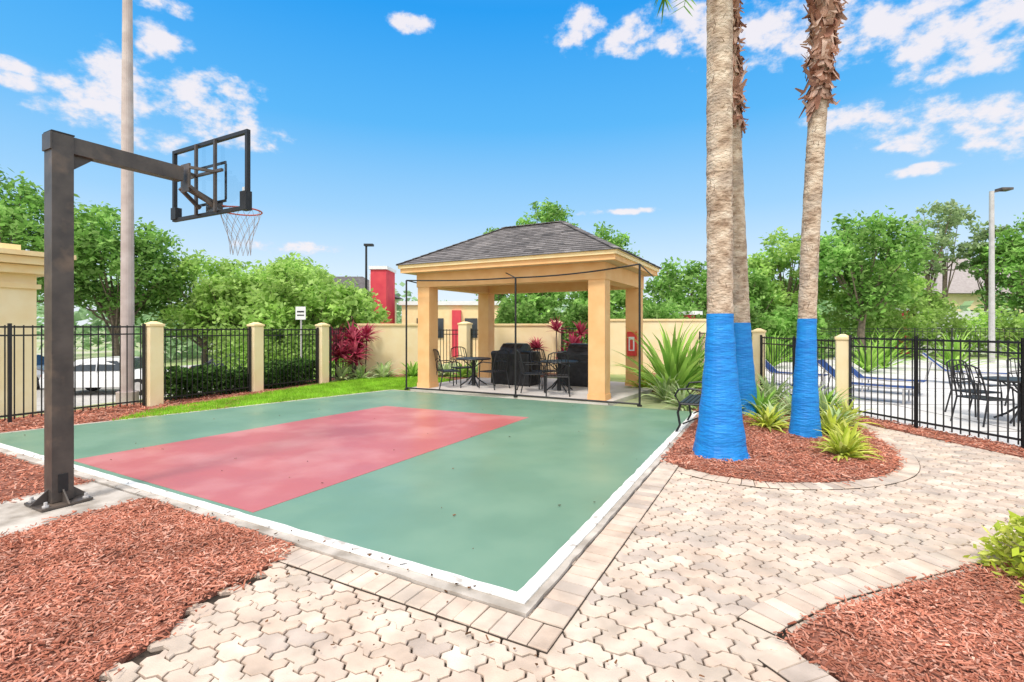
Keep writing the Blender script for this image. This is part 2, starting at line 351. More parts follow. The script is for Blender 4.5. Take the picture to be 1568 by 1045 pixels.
def curve(pts,m=8):
    out=[];n=len(pts)
    for i in range(n-1):
        p0=Vector(pts[max(i-1,0)]);p1=Vector(pts[i]);p2=Vector(pts[i+1]);p3=Vector(pts[min(i+2,n-1)])
        for k in range(m):
            t=k/m; out.append(.5*((2*p1)+(p2-p0)*t+(2*p0-5*p1+4*p2-p3)*t*t+(3*p1-p0-3*p2+p3)*t**3))
    out.append(Vector(pts[-1])); return out
def crs(a,b,nn,w,l,z):
    d=b-a; L=d.length; d.normalize(); k=round(L/l)
    mb.prism([(v.x,v.y) for v in (a,b,b+nn*w,a+nn*w)],-.02,z-.0085,sand)
    for i in range(k):
        p=a+d*(L*i/k); q=a+d*(L*(i+1)/k); pts=[p,q,q+nn*w,p+nn*w]; paver_piece(mb,[(v.x,v.y) for v in pts],z)
crs(off(Cc,-.155,-.345),off(Cc,-.155,2.0),-U,.21,.112,.0215)
crs(off(Cc,-.15,-.13),off(CR,.1,-.13),-V,.215,.112,.022)
def rib(path,nsign,w,l,z):
    d=0; pts=[path[0].copy()]
    for a,b in zip(path[:-1],path[1:]):
        L=(b-a).length
        while d+L>=l:
            t=(l-d)/L; a=a.lerp(b,t); pts.append(a.copy()); L=(b-a).length; d=0
        d+=L
    nr=[]
    for i in range(len(pts)):
        t=(pts[min(i+1,len(pts)-1)]-pts[max(i-1,0)]).normalized(); nr.append(Vector((-t.y,t.x))*nsign)
    for i in range(len(pts)-1):
        q=[pts[i],pts[i+1],pts[i+1]+nr[i+1]*w,pts[i]+nr[i]*w]; q=[(v.x,v.y) for v in q]
        A=sum(q[k][0]*q[(k+1)%4][1]-q[(k+1)%4][0]*q[k][1] for k in range(4))
        mb.prism(q,-.02,z-.0085,sand)
        paver_piece(mb,q if A>0 else q[::-1],z)
edge=[(7,3.36),(6.2,3.4),(4.4,3.50),(3.44,3.40),(2.97,3.27),(2.43,3.07),(1.9,2.87),(1.45,2.62),(1.33,2.52)]
rib(curve(edge,6),-1,.21,.108,.0215)
rib(curve([(1.36,2.46),(1.47,2.2),(1.58,1.8),(1.70,1.2)],6),-1,.21,.108,.021)
rib([Vector(p) for p in smoothpoly([(1.72,6.0)]+isl[1:11]+[(5.4,7.8)],2)[2:42]],-1,.2,.108,.0205)
mb.obj('paver_walkway')
# ------------------------------------------------------------ basketball hoop
mb=MB(); A=ROT
mb.box(PB+Vector((0,0,1.68)),(.155,.155,3.24),bronze,A)
mb.box(PB+Vector((0,0,3.305)),(.165,.165,.012),black,A)
mb.box(PB+Vector((0,0,.045)),(.36,.36,.02),bronze,A)
for k in range(4):
    d=(U,V,-U,-V)[k]; w=V if k%2==0 else U
    p=PB+d*.078; a=[p+Vector((0,0,.055)),p+d*.13+Vector((0,0,.055)),p+Vector((0,0,.17))]
    vs=[q+w*.006 for q in a]+[q-w*.006 for q in a]; mb.add(vs,[(0,1,2),(5,4,3),(0,3,4,1),(1,4,5,2),(2,5,3,0)],bronze)
for a in (-1,1):
    for b in (-1,1):
        q=PB+U*a*.14+V*b*.14; mb.tube([Z(q,.05),Z(q,.10)],.014,galv,6); mb.tube([Z(q,.055),Z(q,.072)],.025,galv,6)
mb.box(PB-V*.081+Vector((0,0,.22)),(.007,.07,.16),black,A)
a0=PB-U*.08+Vector((0,0,3.225)); a1=PB+U*1.02+Vector((0,0,3.225)); mb.bar(a0,a1,.11,.15,bronze)
mb.box(PB-U*.083+Vector((0,0,3.22)),(.17,.015,.15),bronze,A)
g=[PB+U*.078+Vector((0,0,3.15)),PB+U*.25+Vector((0,0,3.15)),PB+U*.078+Vector((0,0,3.0))]
vs=[q+V*.01 for q in g]+[q-V*.01 for q in g]; mb.add(vs,[(0,1,2),(5,4,3),(0,3,4,1),(1,4,5,2),(2,5,3,0)],bronze)
BC=PB+U*1.32
def B(t,z,s=0): return BC+V*t+U*s+Vector((0,0,z))
mb.box(PB+U*1.07+Vector((0,0,3.2)),(.16,.02,.30),bronze,A)
for t in (-.09,.09):
    mb.bar(B(t,3.30,-.26),B(t*2.0,3.30,-.03),.03,.03,bronze); mb.bar(B(t,3.10,-.26),B(t*1.4,2.93,-.03),.035,.035,bronze)
    mb.bar(B(t*2,2.86,-.04),B(t*2,3.66,-.04),.03,.03,bronze)
mb.bar(B(-.32,3.30,-.045),B(.32,3.30,-.045),.03,.03,bronze)
mb.bar(B(0,3.10,-.23),B(0,2.97,.10),.07,.05,bronze)
for z in (2.86,3.66): mb.bar(B(-.71,z),B(.71,z),.04,.04,black)
for t in (-.69,.69): mb.bar(B(t,2.88),B(t,3.64),.04,.04,black)
mb.bar(B(-.30,3.40,.01),B(.30,3.40,.01),.012,.03,black); mb.bar(B(-.30,2.98,.01),B(.30,2.98,.01),.012,.03,black)
for t in (-.29,.29): mb.bar(B(t,2.995,.012),B(t,3.385,.012),.03,.012,black)
vs=[B(-.67,2.88,.003),B(.67,2.88,.003),B(.67,3.64,.003),B(-.67,3.64,.003)]; mb.add(vs,[(0,1,2,3)],gl)
mb.box(B(-.66,2.93,0),(.10,.075,.20),black,A); mb.box(B(.66,2.93,0),(.10,.075,.14),black,A)
mb.box(B(-.60,3.04,.012),(.04,.004,.10),whitep,A)
mb.box(B(0,2.95,.06),(.16,.10,.13),bronze,A)
RC=BC+U*.37+Vector((0,0,2.97)); mb.ring(RC,.228,.0095,orange,36)
for t in (-.07,.07): mb.bar(B(t,2.97,.09),B(t*1.6,2.97,.17),.012,.012,orange)
k=12; rings=[(0,.225),(.10,.20),(.20,.165),(.30,.135),(.40,.115),(.52,.11)]
def np_(i,lev,half):
    z,r=rings[lev]; a=2*math.pi*(i+half*.5)/k; return RC+Vector((math.cos(a)*r,math.sin(a)*r,-z))
for i in range(k):
    for lev in range(5):
        a=np_(i,lev,lev%2); mb.tube([a,np_(i if lev%2==0 else i+1,lev+1,(lev+1)%2)],.0033,netm,4)
        mb.tube([a,np_(i-1 if lev%2==0 else i,lev+1,(lev+1)%2)],.0033,netm,4)
mb.obj('basketball_hoop',PB,bevel=.002)
# ------------------------------------------------------------ gazebo
FR=Vector((1.84,10.5,0)); Wg=4.52; Dg=2.85
def G(x,y,z=0): return FR+V*x+U*y+Vector((0,0,z))
mb=MB(); pts=[G(-.3,-.35),G(Wg+.3,-.35),G(Wg+.3,Dg+.6),G(-.7,Dg+.6)]
mb.prism([(p.x,p.y) for p in pts],-.05,.06,slabm)
for x in (0,Wg):
    for y in (0,Dg):
        mb.box(G(x,y,1.32),(.36,.36,2.52),stuccoO,A); mb.box(G(x,y,.12),(.39,.39,.12),stuccoO,A)
cx,cy=Wg/2,Dg/2
for y in (0,Dg): mb.box(G(cx,y,2.755),(Wg+.40,.40,.35),stuccoO,A)
for x in (0,Wg): mb.box(G(x,cy,2.752),(.40,Dg-.40,.345),stuccoO,A)
oh=.50
mb.box(G(cx,cy,2.945),(Wg+2*oh-.16,Dg+2*oh-.16,.03),soff,A)
for sgn in (-1,1):
    mb.box(G(cx,cy+sgn*(Dg/2+oh-.05),3.005),(Wg+2*oh-.02,.06,.15),stuccoO,A); mb.box(G(cx+sgn*(Wg/2+oh-.05),cy,3.003),(.06,Dg+2*oh-.16,.148),stuccoO,A)
    mb.box(G(cx,cy+sgn*(Dg/2+oh),3.075),(Wg+2*oh+.06,.05,.075),cream,A); mb.box(G(cx+sgn*(Wg/2+oh),cy,3.073),(.05,Dg+2*oh-.05,.073),cream,A)
ox=Wg/2+oh+.06; oy=Dg/2+oh+.06; zr0,zr1=3.115,4.20; rx=ox-oy
Ctr=G(cx,cy)
def R3(x,y,z): return Ctr+V*x+U*y+Vector((0,0,z))
def slope(a,b,c,d):
    rows=18
    for r in range(rows):
        t0,t1=r/rows,(r+1)/rows
        p0,p1=a.lerp(d,t0),b.lerp(c,t0); q0,q1=a.lerp(d,t1),b.lerp(c,t1)
        L=(p1-p0).length; nn=(b-a).cross(d-a).normalized()
        if nn.z<0: nn=-nn
        k=max(1,int(L/.26)); cuts=[0]+sorted(min(.99,max(.01,(i+(r%2)*.5+random.uniform(-.25,.25))/k)) for i in range(1,k))+[1]
        for i in range(len(cuts)-1):
            u0,u1=cuts[i],cuts[i+1]; v=[p0.lerp(p1,u0),p0.lerp(p1,u1),q0.lerp(q1,u1),q0.lerp(q1,u0)]
            mb.add([v[0]+nn*.016,v[1]+nn*.016,v[2]+nn*.001,v[3]+nn*.001,v[0],v[1]],[(0,1,2,3),(4,5,1,0)],shingle)
E=[R3(-ox,-oy,zr0),R3(ox,-oy,zr0),R3(ox,oy,zr0),R3(-ox,oy,zr0)]; r0=R3(-rx,0,zr1); r1=R3(rx,0,zr1)
slope(E[0],E[1],r1,r0); slope(E[2],E[3],r0,r1); slope(E[1],E[2],r1,r1); slope(E[3],E[0],r0,r0)
for a_,b_ in ((E[0],r0),(E[3],r0),(E[1],r1),(E[2],r1),(r0,r1)):
    for i in range(14):
        p=a_.lerp(b_,i/14); q=a_.lerp(b_,(i+1.05)/14); mb.bar(Z(p,.022),Z(q,.012),.15,.016,shingle)
mb.add(E,[(3,2,1,0)],cream)
mb.obj('gazebo',G(cx,cy))
mb=MB(); a=Vector((-2.62,12.35,0)); c=Vector((2.5,9.75,0)); b=Vector((.08,11.05,0))
for p,z in ((a,2.74),(b,2.68),(c,2.82)): mb.tube([Z(p,.04),Z(p,z)],.022,black,8); mb.tube([Z(p,.03),Z(p,.06)],.05,black,8)
mb.tube([Z(a,.075),Z(b,.075),Z(c,.075)],.02,black,6)
def sag(p,q,s,m=8): return [p.lerp(q,i/m)-Vector((0,0,s*4*(i/m)*(1-i/m))) for i in range(m+1)]
mb.tube(sag(Z(a,2.74),Z(b,2.68),.03)+sag(Z(b,2.68),Z(c,2.82),.05)[1:],.017,black,6)
mb.tube([Z(c,2.82),Z(c+U*1.6+V*.1,2.72)],.015,black,6); mb.tube([Z(a,2.74),Z(a+U*.5,2.7)],.015,black,6)
mb.tube([Z(b,2.68),Z(b+V*.25,2.80)],.012,black,6)
mb.obj('net_frame',b)
mb=MB(); p=G(0,Dg,1.15)-U*.225; mb.box(p,(.24,.09,.62),redbox,A); mb.box(p-U*.05,(.15,.012,.36),whitep,A); mb.box(p-U*.057+Vector((0,0,-.02)),(.08,.012,.26),redbox,A); mb.obj('fire_extinguisher_cabinet',p,bevel=.008)
# ------------------------------------------------------------ furniture
def rotv(v,a,o):
    c,s=math.cos(a),math.sin(a); return Vector((o[0]+v[0]*c-v[1]*s,o[1]+v[0]*s+v[1]*c,o[2]+v[2]))
def patio_chair(o,a):
    mb=MB(); T=lambda *v: rotv(v,a,o); r=.014
    for x in (-.27,.27):
        mb.tube([T(x,-.25,0),T(x,-.24,.42),T(x,-.22,.62),T(x,-.1,.66),T(x,.2,.65)],r,black,6)
        mb.tube([T(x*.95,.30,0),T(x*.9,.20,.42),T(x*.85,.27,.72),T(x*.75,.32,.92)],r,black,6)
        mb.tube([T(x,-.24,.42),T(x*.9,.2,.42)],r,black,6)
    mb.tube([T(-.20,.32,.92),T(-.1,.335,.965),T(.1,.335,.965),T(.20,.32,.92)],r,black,6)
    mb.tube([T(-.24,.2,.42),T(.24,.2,.42)],r,black,6); mb.tube([T(-.27,-.24,.42),T(.27,-.24,.42)],r,black,6)
    for i in range(9):
        x=-.24+i*.06; mb.bar(T(x,-.24,.425),T(x*.9,.2,.425),.035,.006,black)
    for i in range(5):
        x=-.14+i*.07; mb.tube([T(x,.21,.44),T(x*1.3,.255,.68),T(x,.325,.955)],.008,black,5)
    mb.tube([T(-.22,.26,.68),T(0,.25,.74),T(.22,.26,.68)],.009,black,5)
    return mb.obj('patio_chair',o)
def patio_table(o,r=.48):
    mb=MB(); o=Vector(o); mb.tube([Z(o,.69),Z(o,.72)],r,black,32); mb.ring(Z(o,.70),r,.018,black)
    mb.tube([Z(o,.02),Z(o,.69)],[.05,.035],black,10)
    for k in range(4):
        a=k*math.pi/2+.4; d=Vector((math.cos(a),math.sin(a),0)); mb.tube([Z(o,.30),Z(o+d*.2,.12),Z(o+d*.36,.02)],.018,black,6); mb.tube([Z(o,.45),Z(o+d*.3,.69)],.014,black,6)
    return mb.obj('patio_table',o)
for tb,chs in (((-1.0,12.9),((-.62,-.35),(.55,-.5),(-.35,.65))),((1.12,11.85),((-.66,-.05),(-.1,-.66),(-.3,.65)))):
    patio_table((tb[0],tb[1],.06),.44)
    for dx,dy in chs:
        a=math.atan2(dx,-dy)+random.uniform(-.25,.25); patio_chair((tb[0]+dx,tb[1]+dy,.06),a+math.pi)
def grill(o,a,w=.95):
    mb=MB(); pr=[(-.32,.02),(-.31,.66),(-.32,.82),(-.26,.98),(-.13,1.08),(.08,1.09),(.22,1.02),(.30,.86),(.30,.64),(.32,.02)]
    xs=[-w/2,-w/2+.06,-w*.3,-w*.28,-w*.0,w*.28,w*.3,w/2-.06,w/2]; vs=[];n=len(pr)
    for x in xs:
        side=abs(x)>w*.29
        for (y,z) in pr:
            zz=min(z,.88 if side else 2); vs.append(rotv((x+.012*math.sin(z*9+x*5),y*(.93 if abs(x)>w*.46 else 1)+.012*math.sin(x*14+z*7),zz),a,o))
    fs=[(i*n+k,(i+1)*n+k,(i+1)*n+k+1,i*n+k+1) for i in range(len(xs)-1) for k in range(n-1)]
    fs+=[tuple(range(n)),tuple((len(xs)-1)*n+k for k in range(n))[::-1]]
    mb.add(vs,fs,coverm); return mb.obj('covered_grill',o,bevel=.02)
grill((.10,13.3,.06),ROT-.1,1.2); grill((1.85,13.0,.06),ROT,1.2)
mb=MB(); o=Vector((2.92,7.65,0.03)); a=math.radians(241.6)
T=lambda *v: rotv(v,a,o)
for x in (-.5,.5):
    mb.tube([T(x,.24,0),T(x,.20,.2),T(x,.22,.43),T(x,.24,.62),T(x,.27,.80)],.018,black,6)
    mb.tube([T(x,-.30,0),T(x,-.24,.12),T(x,-.27,.3),T(x,-.23,.43)],.018,black,6)
    mb.tube([T(x,-.23,.43),T(x,.22,.43)],.016,black,6); mb.tube([T(x,-.24,.42),T(x,-.31,.55),T(x,-.26,.64),T(x,-.1,.66),T(x,.24,.62)],.016,black,6)
    mb.tube([T(x,-.2,.14),T(x,0,.24),T(x,.2,.14)],.012,black,6)
for i in range(7): mb.bar(T(-.5,-.22+i*.065,.445),T(.5,-.22+i*.065,.445),.05,.016,black)
for i in range(5): mb.bar(T(-.5,.22+i*.012,.50+i*.062),T(.5,.22+i*.012,.50+i*.062),.016,.045,black)
mb.obj('park_bench',o)
def lounger(o,a):
    mb=MB(); T=lambda *v: rotv(v,a,o)
    for x in (-.31,.31):
        mb.tube([T(x,-.95,.32),T(x,.3,.32),T(x,.8,.80)],.018,galv,6)
        for y in (-.8,.2): mb.tube([T(x,y,.32),T(x,y,0)],.018,galv,6)
        mb.tube([T(x,.75,.0),T(x,.62,.62)],.016,galv,6)
    pr=[(-.95,.335),(-.3,.31),(.3,.335),(.56,.58),(.8,.82)]
    for p,q in zip(pr[:-1],pr[1:]):
        v=[T(-.29,p[0],p[1]),T(.29,p[0],p[1]),T(.29,q[0],q[1]),T(-.29,q[0],q[1])]; mb.add(v+[x-Vector((0,0,.015)) for x in v],[(0,1,2,3),(7,6,5,4),(0,4,5,1),(1,5,6,2),(2,6,7,3),(3,7,4,0)],bluef)
    mb.obj('lounge_chair',o)
for p in ((7.7,11.0,.75),(8.9,12.2,.75),(7.5,13.6,.8),(12.6,14,.8)): lounger((p[0],p[1],0),p[2])
patio_table((8.5,8.3,0))
for dx,dy in ((-.75,-.1),(.1,-.75),(.75,.1),(-.1,.75)): patio_chair((8.5+dx,8.3+dy,0),math.atan2(dx,-dy)+math.pi)
patio_table((11.0,9.9,0))
for dx,dy in ((-.75,-.1),(.1,-.75),(.75,.1)): patio_chair((11+dx,9.9+dy,0),math.atan2(dx,-dy)+math.pi)
# ------------------------------------------------------------ fences, pillars, walls
def fence(pts,h,z0=0.0,sp=.115,name='metal_fence'):
    mb=MB(); pts=[Vector((p[0],p[1],z0)) for p in pts]
    for a,b in zip(pts[:-1],pts[1:]):
        d=b-a; L=d.length
        for zz,t in ((h-.03,.03),(h-.17,.026),(.13,.028)): mb.bar(Z(a,zz),Z(b,zz),.03,t,black)
        k=int(L/sp)
        for i in range(k+1):
            p=a+d*((i+.5)/(k+1)); mb.bar(Z(p,.06),Z(p,h+.0),.016,.016,black)
        m=max(1,round(L/1.9))
        for i in range(m+1): mb.bar(Z(a+d*(i/m),0),Z(a+d*(i/m),h+.03),.045,.045,black)
    return mb.obj(name,pts[0])
def pillar(p,w,h,z0=-.05):
    mb=MB(); o=Vector((p[0],p[1],0)); mb.box(Z(o,(h+z0)/2),(w,w,h-z0),stucco,ROT); mb.box(Z(o,h+.025),(w+.04,w+.04,.05),cream,ROT); mb.box(Z(o,h+.075),(w+.0,w+.0,.05),cream,ROT,taper=.3); return mb.obj('stucco_pillar',o,bevel=.006)
p1=(-7.2,10.0);p2=(-6.28,12.2);p3=(-5.33,14.0)
for p in (p1,p2,p3): pillar(p,.25,1.60)
def cut(a,b,m=.17):
    a=Vector(a);b=Vector(b);d=(b-a).normalized()*m; return [tuple(a+d),tuple(b-d)]
fence([(-11.2,3.2),cut((-11.2,3.2),p1)[1]],1.62); fence(cut(p1,p2),1.56); fence(cut(p2,p3),1.54)
fence([(p3[0]+.15,p3[1]+.2),(-5.0,15.9)],1.55)
pillar((5.95,8.95),.22,1.36); pillar((6.05,12.2),.28,1.45)
fence([(5.98,8.8),(6.25,7.7),(6.6,6.42),(7.15,4.6),(8.0,2.6)],1.42,sp=.12)
fence([(5.96,9.1),(6.03,12.05)],1.36); fence([(6.07,12.4),(6.3,16.7)],1.40)
def wall(a,b,h,w=.2):
    mb=MB(); a=Vector((a[0],a[1],0)); b=Vector((b[0],b[1],0)); mb.bar(Z(a,h/2-.1),Z(b,h/2-.1),w,h+.2,stucco); mb.bar(Z(a,h+.035),Z(b,h+.035),w+.08,.07,cream); return mb.obj('stucco_wall',a,bevel=.006)
wall((-5.0,16.1),(-2.7,16.9),1.62); fence([(-2.6,16.95),(-1.75,17)],1.5); pillar((-1.6,17),.34,1.66); fence([(-1.4,17),(-.75,17)],1.5)
wall((-.65,17),(1.36,17),1.62); pillar((1.5,17),.32,1.70); fence([(1.7,17),(2.75,17)],1.55); pillar((2.9,17),.32,1.7); wall((3.1,17),(6.7,16.9),1.78)
fence([(13,25.5),(34,25.5)],1.5,sp=.25)
# ------------------------------------------------------------ lamps, signs
mb=MB(); o=Vector((-8.15,10.55,gz(-8.15,10.55))); mb.tube([Z(o,0),Z(o,2),Z(o,6),Z(o,11.2)],[.125,.12,.105,.07],polem,16); mb.tube([Z(o,0),Z(o,.25)],.20,polem,12)
mb.bar(Z(o,11.0),Z(o+Vector((1.2,0,0)),11.2),.07,.07,polem); mb.box(Z(o+Vector((1.5,0,0)),11.2),(.7,.32,.14),bronze); mb.obj('street_lamp',o)
mb=MB(); o=Vector((21.2,22,-.03)); mb.tube([Z(o,0),Z(o,7.6)],[.12,.09],galv,12); mb.bar(Z(o,7.55),Z(o+Vector((.5,0,0)),7.65),.07,.07,bronze); mb.box(Z(o+Vector((.55,0,0)),7.68),(.5,.35,.10),bronze); mb.obj('street_lamp',o)
mb=MB(); o=Vector((-8.2,28,gz(-8.2,28))); mb.tube([Z(o,0),Z(o,7.3)],[.08,.06],black,8); mb.box(Z(o+Vector((.15,0,0)),7.35),(.5,.3,.12),black); mb.obj('street_lamp',o)
mb=MB(); o=Vector((-7.2,17,gz(-7.2,17))); t=2.05-o.z; mb.tube([Z(o,0),Z(o,t+.2)],.03,galv,8); mb.box(Z(o+Vector((0,-.04,0)),t),(.34,.02,.44),whitep); mb.box(Z(o+Vector((0,-.054,0)),t+.05),(.24,.006,.05),black); mb.box(Z(o+Vector((0,-.054,0)),t-.07),(.24,.006,.04),black); mb.obj('parking_sign',o)
# ------------------------------------------------------------ buildings
def bpt(o,s,t,z=0): return Vector(o)+U*s+V*t+Vector((0,0,z))
mb=MB(); o=(-10.6,11.1,0)
c=bpt(o,-4.5,3); mb.box((c.x,c.y,.9),(6,9,4.0),stucco,ROT)
for zz,e,hh in ((2.48,.06,.10),(2.84,.26,.18),(3.02,.42,.16),(3.16,.52,.10)):
    mb.box((c.x,c.y,zz+.0),(6+2*e,9+2*e,hh),cream,ROT)
mb.box((c.x,c.y,3.3),(5.6,8.6,.2),cream,ROT)
for s in (-2.2,-5.2):
    q=bpt(o,s,-.02,1.2); mb.box(q,(.06,1.1,1.3),glassd,ROT); mb.box(q+Vector((0,0,.72)),(.12,1.3,.1),cream,ROT); mb.box(q-Vector((0,0,.72)),(.12,1.3,.1),cream,ROT)
mb.obj('clubhouse_building',c)
def hip(mb,x0,x1,y0,y1,z0,z1,rx0,rx1,m):
    ym=(y0+y1)/2; mb.add([(x0,y0,z0),(x1,y0,z0),(x1,y1,z0),(x0,y1,z0),(rx0,ym,z1),(rx1,ym,z1)],[(0,1,5,4),(1,2,5),(2,3,4,5),(3,0,4)],m)
mb=MB(); mb.box((-7.25,28,1.9),(.85,2,5.6),redw); mb.box((-7.25,28,4.78),(1.0,2.15,.18),whitep); mb.box((-7.8,28.4,1.9),(.22,1.6,5.2),whitep)
mb.box((-11,32,.9),(6,5,5),stucco); hip(mb,-14.4,-7.6,29,35,3.5,4.8,-12,-9.6,roofd)
for x in (-12.5,-10.2): mb.box((x,29.45,2),(1,.1,1.2),glassd); mb.box((x,29.42,2.7),(1.2,.1,.12),whitep)
mb.obj('apartment_building')
mb=MB(); mb.box((-3.0,30,1.0),(6.4,4,3.6),cream); mb.box((-3.1,27.9,1.2),(.5,.3,2.6),redw); mb.box((-1.5,27.9,1.0),(.5,.3,2.2),redw); mb.box((-3,30,2.9),(6.7,4.3,.22),whitep)
for x in (-5,-4.2,-2.3,-.6): mb.box((x,27.97,1.5),(.7,.08,1.1),glassd)
mb.obj('apartment_building')
mb=MB(); mb.box((23.2,30,1.1),(.9,1,2.9),redw); mb.box((23.2,30,2.6),(1.1,1.2,.15),whitep); mb.box((26.5,31,1.1),(5,3,2.8),whitep); mb.obj('red_pavilion')
mb=MB(); mb.box((7.6,22,1.0),(1.0,1,2.2),redw); mb.box((7.6,22,2.18),(1.2,1.2,.16),whitep); mb.obj('red_pavilion')
mb=MB(); mb.box((38.5,42,2.0),(11,8,4.2),stucco); hip(mb,32,45,37.5,46.5,4.1,7.4,36,41,roofg)
for x in (35,38,41): mb.box((x,37.97,2.2),(1.3,.1,1.3),glassd)
mb.obj('suburban_house')
# ------------------------------------------------------------ cars
def car(o,a,paint):
    mb=MB(); prof=[(-2.2,.32),(-2.25,.62),(-2.15,.86),(-1.65,.93),(-1.05,1.38),(-.3,1.46),(.55,1.42),(1.2,.98),(1.95,.84),(2.22,.66),(2.25,.34)]
    T=lambda x,y,z: rotv((x,y,z),a,o); n=len(prof); vs=[]
    for y,kk in ((-.86,0),(-.80,1),(.80,1),(.86,0)):
        for (x,z) in prof:
            yy=math.copysign(.66,y) if z>.95 else y
            vs.append(T(x,yy if not kk else yy*.92,z+.03 if kk else z))
    fs=[(i*n+k,i*n+k+1,(i+1)*n+k+1,(i+1)*n+k)for i in range(3) for k in range(n-1)]+[tuple(range(n))[::-1],tuple(range(3*n,4*n))]
    mb.add(vs,fs,paint)
    for sg in (-1,1):
        w=[T(-1.35,sg*.80,.97),T(1.0,sg*.80,.97),T(.48,sg*.675,1.36),T(-.95,sg*.675,1.34)]
        mb.add(w,[(0,1,2,3)],glassd); mb.bar(T(-.2,sg*.82,.95),T(-.25,sg*.69,1.38),.05,.02,paint)
        for x in (-1.38,1.38):
            mb.tube([T(x,sg*.66,.33),T(x,sg*.885,.33)],.33,rubber,18); mb.tube([T(x,sg*.88,.33),T(x,sg*.895,.33)],.2,galv,12)
    mb.add([T(.62,-.6,1.44),T(1.18,-.7,1.03),T(1.18,.7,1.03),T(.62,.6,1.44)],[(0,1,2,3)],glassd)
    mb.add([T(-1.1,-.6,1.40),T(-1.62,-.7,.99),T(-1.62,.7,.99),T(-1.1,.6,1.40)],[(3,2,1,0)],glassd)
    for sg in (-1,1): mb.box(T(2.22,sg*.62,.68),(.06,.34,.14),whitep,a); mb.box(T(-2.23,sg*.62,.75),(.06,.3,.14),redbox,a)
    mb.obj('parked_car',o)
cw=M('white_car_paint',[(.78,.78,.79),(.8,.8,.81)],rough=.2,spec=.6); cs=M('silver_car_paint',[(.40,.41,.43),(.42,.43,.45)],rough=.25,metal=.5); cdk=M('dark_car_paint',[(.03,.035,.05),(.04,.045,.06)],rough=.2)
for x,y,a,m in ((-16.4,20.6,.1,cw),(-22.2,22.2,.1,cs),(-13.0,24.4,.1,cdk),(-8.8,24.8,.1,cs),(-31,25,.1,cw)):
    car((x,y,gz(x,y)+.03),a,m)
# ------------------------------------------------------------ vegetation
def tree(x,y,top,rad,seed,mat=leafA,n=9000,ls=.17,cb=.32,ncl=46,dens=.5,name='tree',tr=.16,asp=.5):
    random.seed(seed); z0=gz(x,y); H=top-z0; mb=MB(); o=Vector((x,y,z0))
    cz0=H*cb; czc=(H+cz0)/2; rz=(H-cz0)/2; th=cz0+rz*.5
    pts=[o,o+Vector((random.uniform(-.1,.1),0,th*.4)),o+Vector((random.uniform(-.25,.25),0,th))]
    mb.tube(pts,[tr*1.3,tr,tr*.6],trunkm,8,jit=.08); C=[];cl=[]
    for k in range(ncl):
        while True:
            v=Vector((random.uniform(-1,1),random.uniform(-1,1),random.uniform(-1,1)))
            if .35<v.length<1: break
        c=o+Vector((v.x*rad*(1-.25*max(0,v.z)),v.y*rad*.9,czc+v.z*rz*.86)); r=rad*random.uniform(.10,.27); cl.append((c,r))
        if k%3==0:
            st=o+Vector((0,0,th*random.uniform(.5,1))); mid=st.lerp(c,.5)+Vector((0,0,-.1*rad)); mb.tube([st,mid,c],[tr*.42,tr*.25,tr*.08],trunkm,5)
    w=np.array([r**2 for _,r in cl]); w/=w.sum(); cnt=(w*n).astype(int)
    for (c,r),m in zip(cl,cnt):
        q=rng.normal(size=(max(m,3),3)); q/=np.linalg.norm(q,axis=1)[:,None]; rr=rng.random(len(q))**dens
        C.append(np.array(c[:])+q*rr[:,None]*r*np.array([1.2,1.2,.75])+rng.normal(size=(len(q),3))*r*.30)
    mb.leaves(np.concatenate(C),ls,mat,.5,asp); mb.obj(name,o)
TR=[(-22.5,22,8.6,3.6,leafA,.33),(-19.5,24.5,7.7,2.9,leafA,.25),(-16.6,27,5.8,2.6,leafB,.2),(-14.3,26.5,5.2,2.8,leafB,.15),(-12.0,27.5,5.9,2.7,leafB,.15),(-10.0,23.5,4.9,2.4,leafB,.2),(-7.6,23.6,3.8,1.8,leafB,.2),
 (2.4,33,10.9,2.1,leafA,.3),(-.9,35,9.0,1.9,leafA,.3),(6.4,35,8.9,2.5,leafA,.3),(8.9,26.5,5.5,2.1,leafA,.2),(12.6,27,4.9,2.0,leafA,.2),(15.4,28,7.1,2.3,leafB,.25),(17.6,25,7.6,2.7,leafA,.25),(20.6,28,5.8,2.2,leafB,.2),(29.5,28.5,8.0,2.5,leafA,.25),(1.2,25,4.0,2.0,leafA,.1),(4.6,25.5,4.3,2.0,leafA,.15),(24.5,31,4.4,2.2,leafB,.1),(-26.5,20,7.0,3.0,leafA,.25)]
for i,(x,y,t,r,m,cb) in enumerate(TR):
    tree(x,y,t,r,100+i,m,n=int(6500*min(1.6,(r/2.4)**2)),ls=.14,cb=cb,ncl=int(56+r*14))
for i,(x,y,t,r) in enumerate(((25.2,30,9.8,1.5),(27.0,31,10.3,1.4),(23.6,31.5,8.4,1.2),(28.6,30,8.4,1.3))):
    tree(x,y,t,r,200+i,leafS,n=1400,ls=.14,cb=.42,ncl=34,name='pine_tree',tr=.12,dens=.6)
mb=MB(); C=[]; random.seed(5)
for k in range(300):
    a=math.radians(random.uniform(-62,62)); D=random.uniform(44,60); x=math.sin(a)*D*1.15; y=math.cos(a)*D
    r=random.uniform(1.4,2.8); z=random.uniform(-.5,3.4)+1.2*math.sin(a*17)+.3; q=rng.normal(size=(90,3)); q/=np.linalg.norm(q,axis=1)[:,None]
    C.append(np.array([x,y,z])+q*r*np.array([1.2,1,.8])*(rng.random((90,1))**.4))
mb.leaves(np.concatenate(C),.36,leafH,.5,.6); mb.obj('distant_trees')
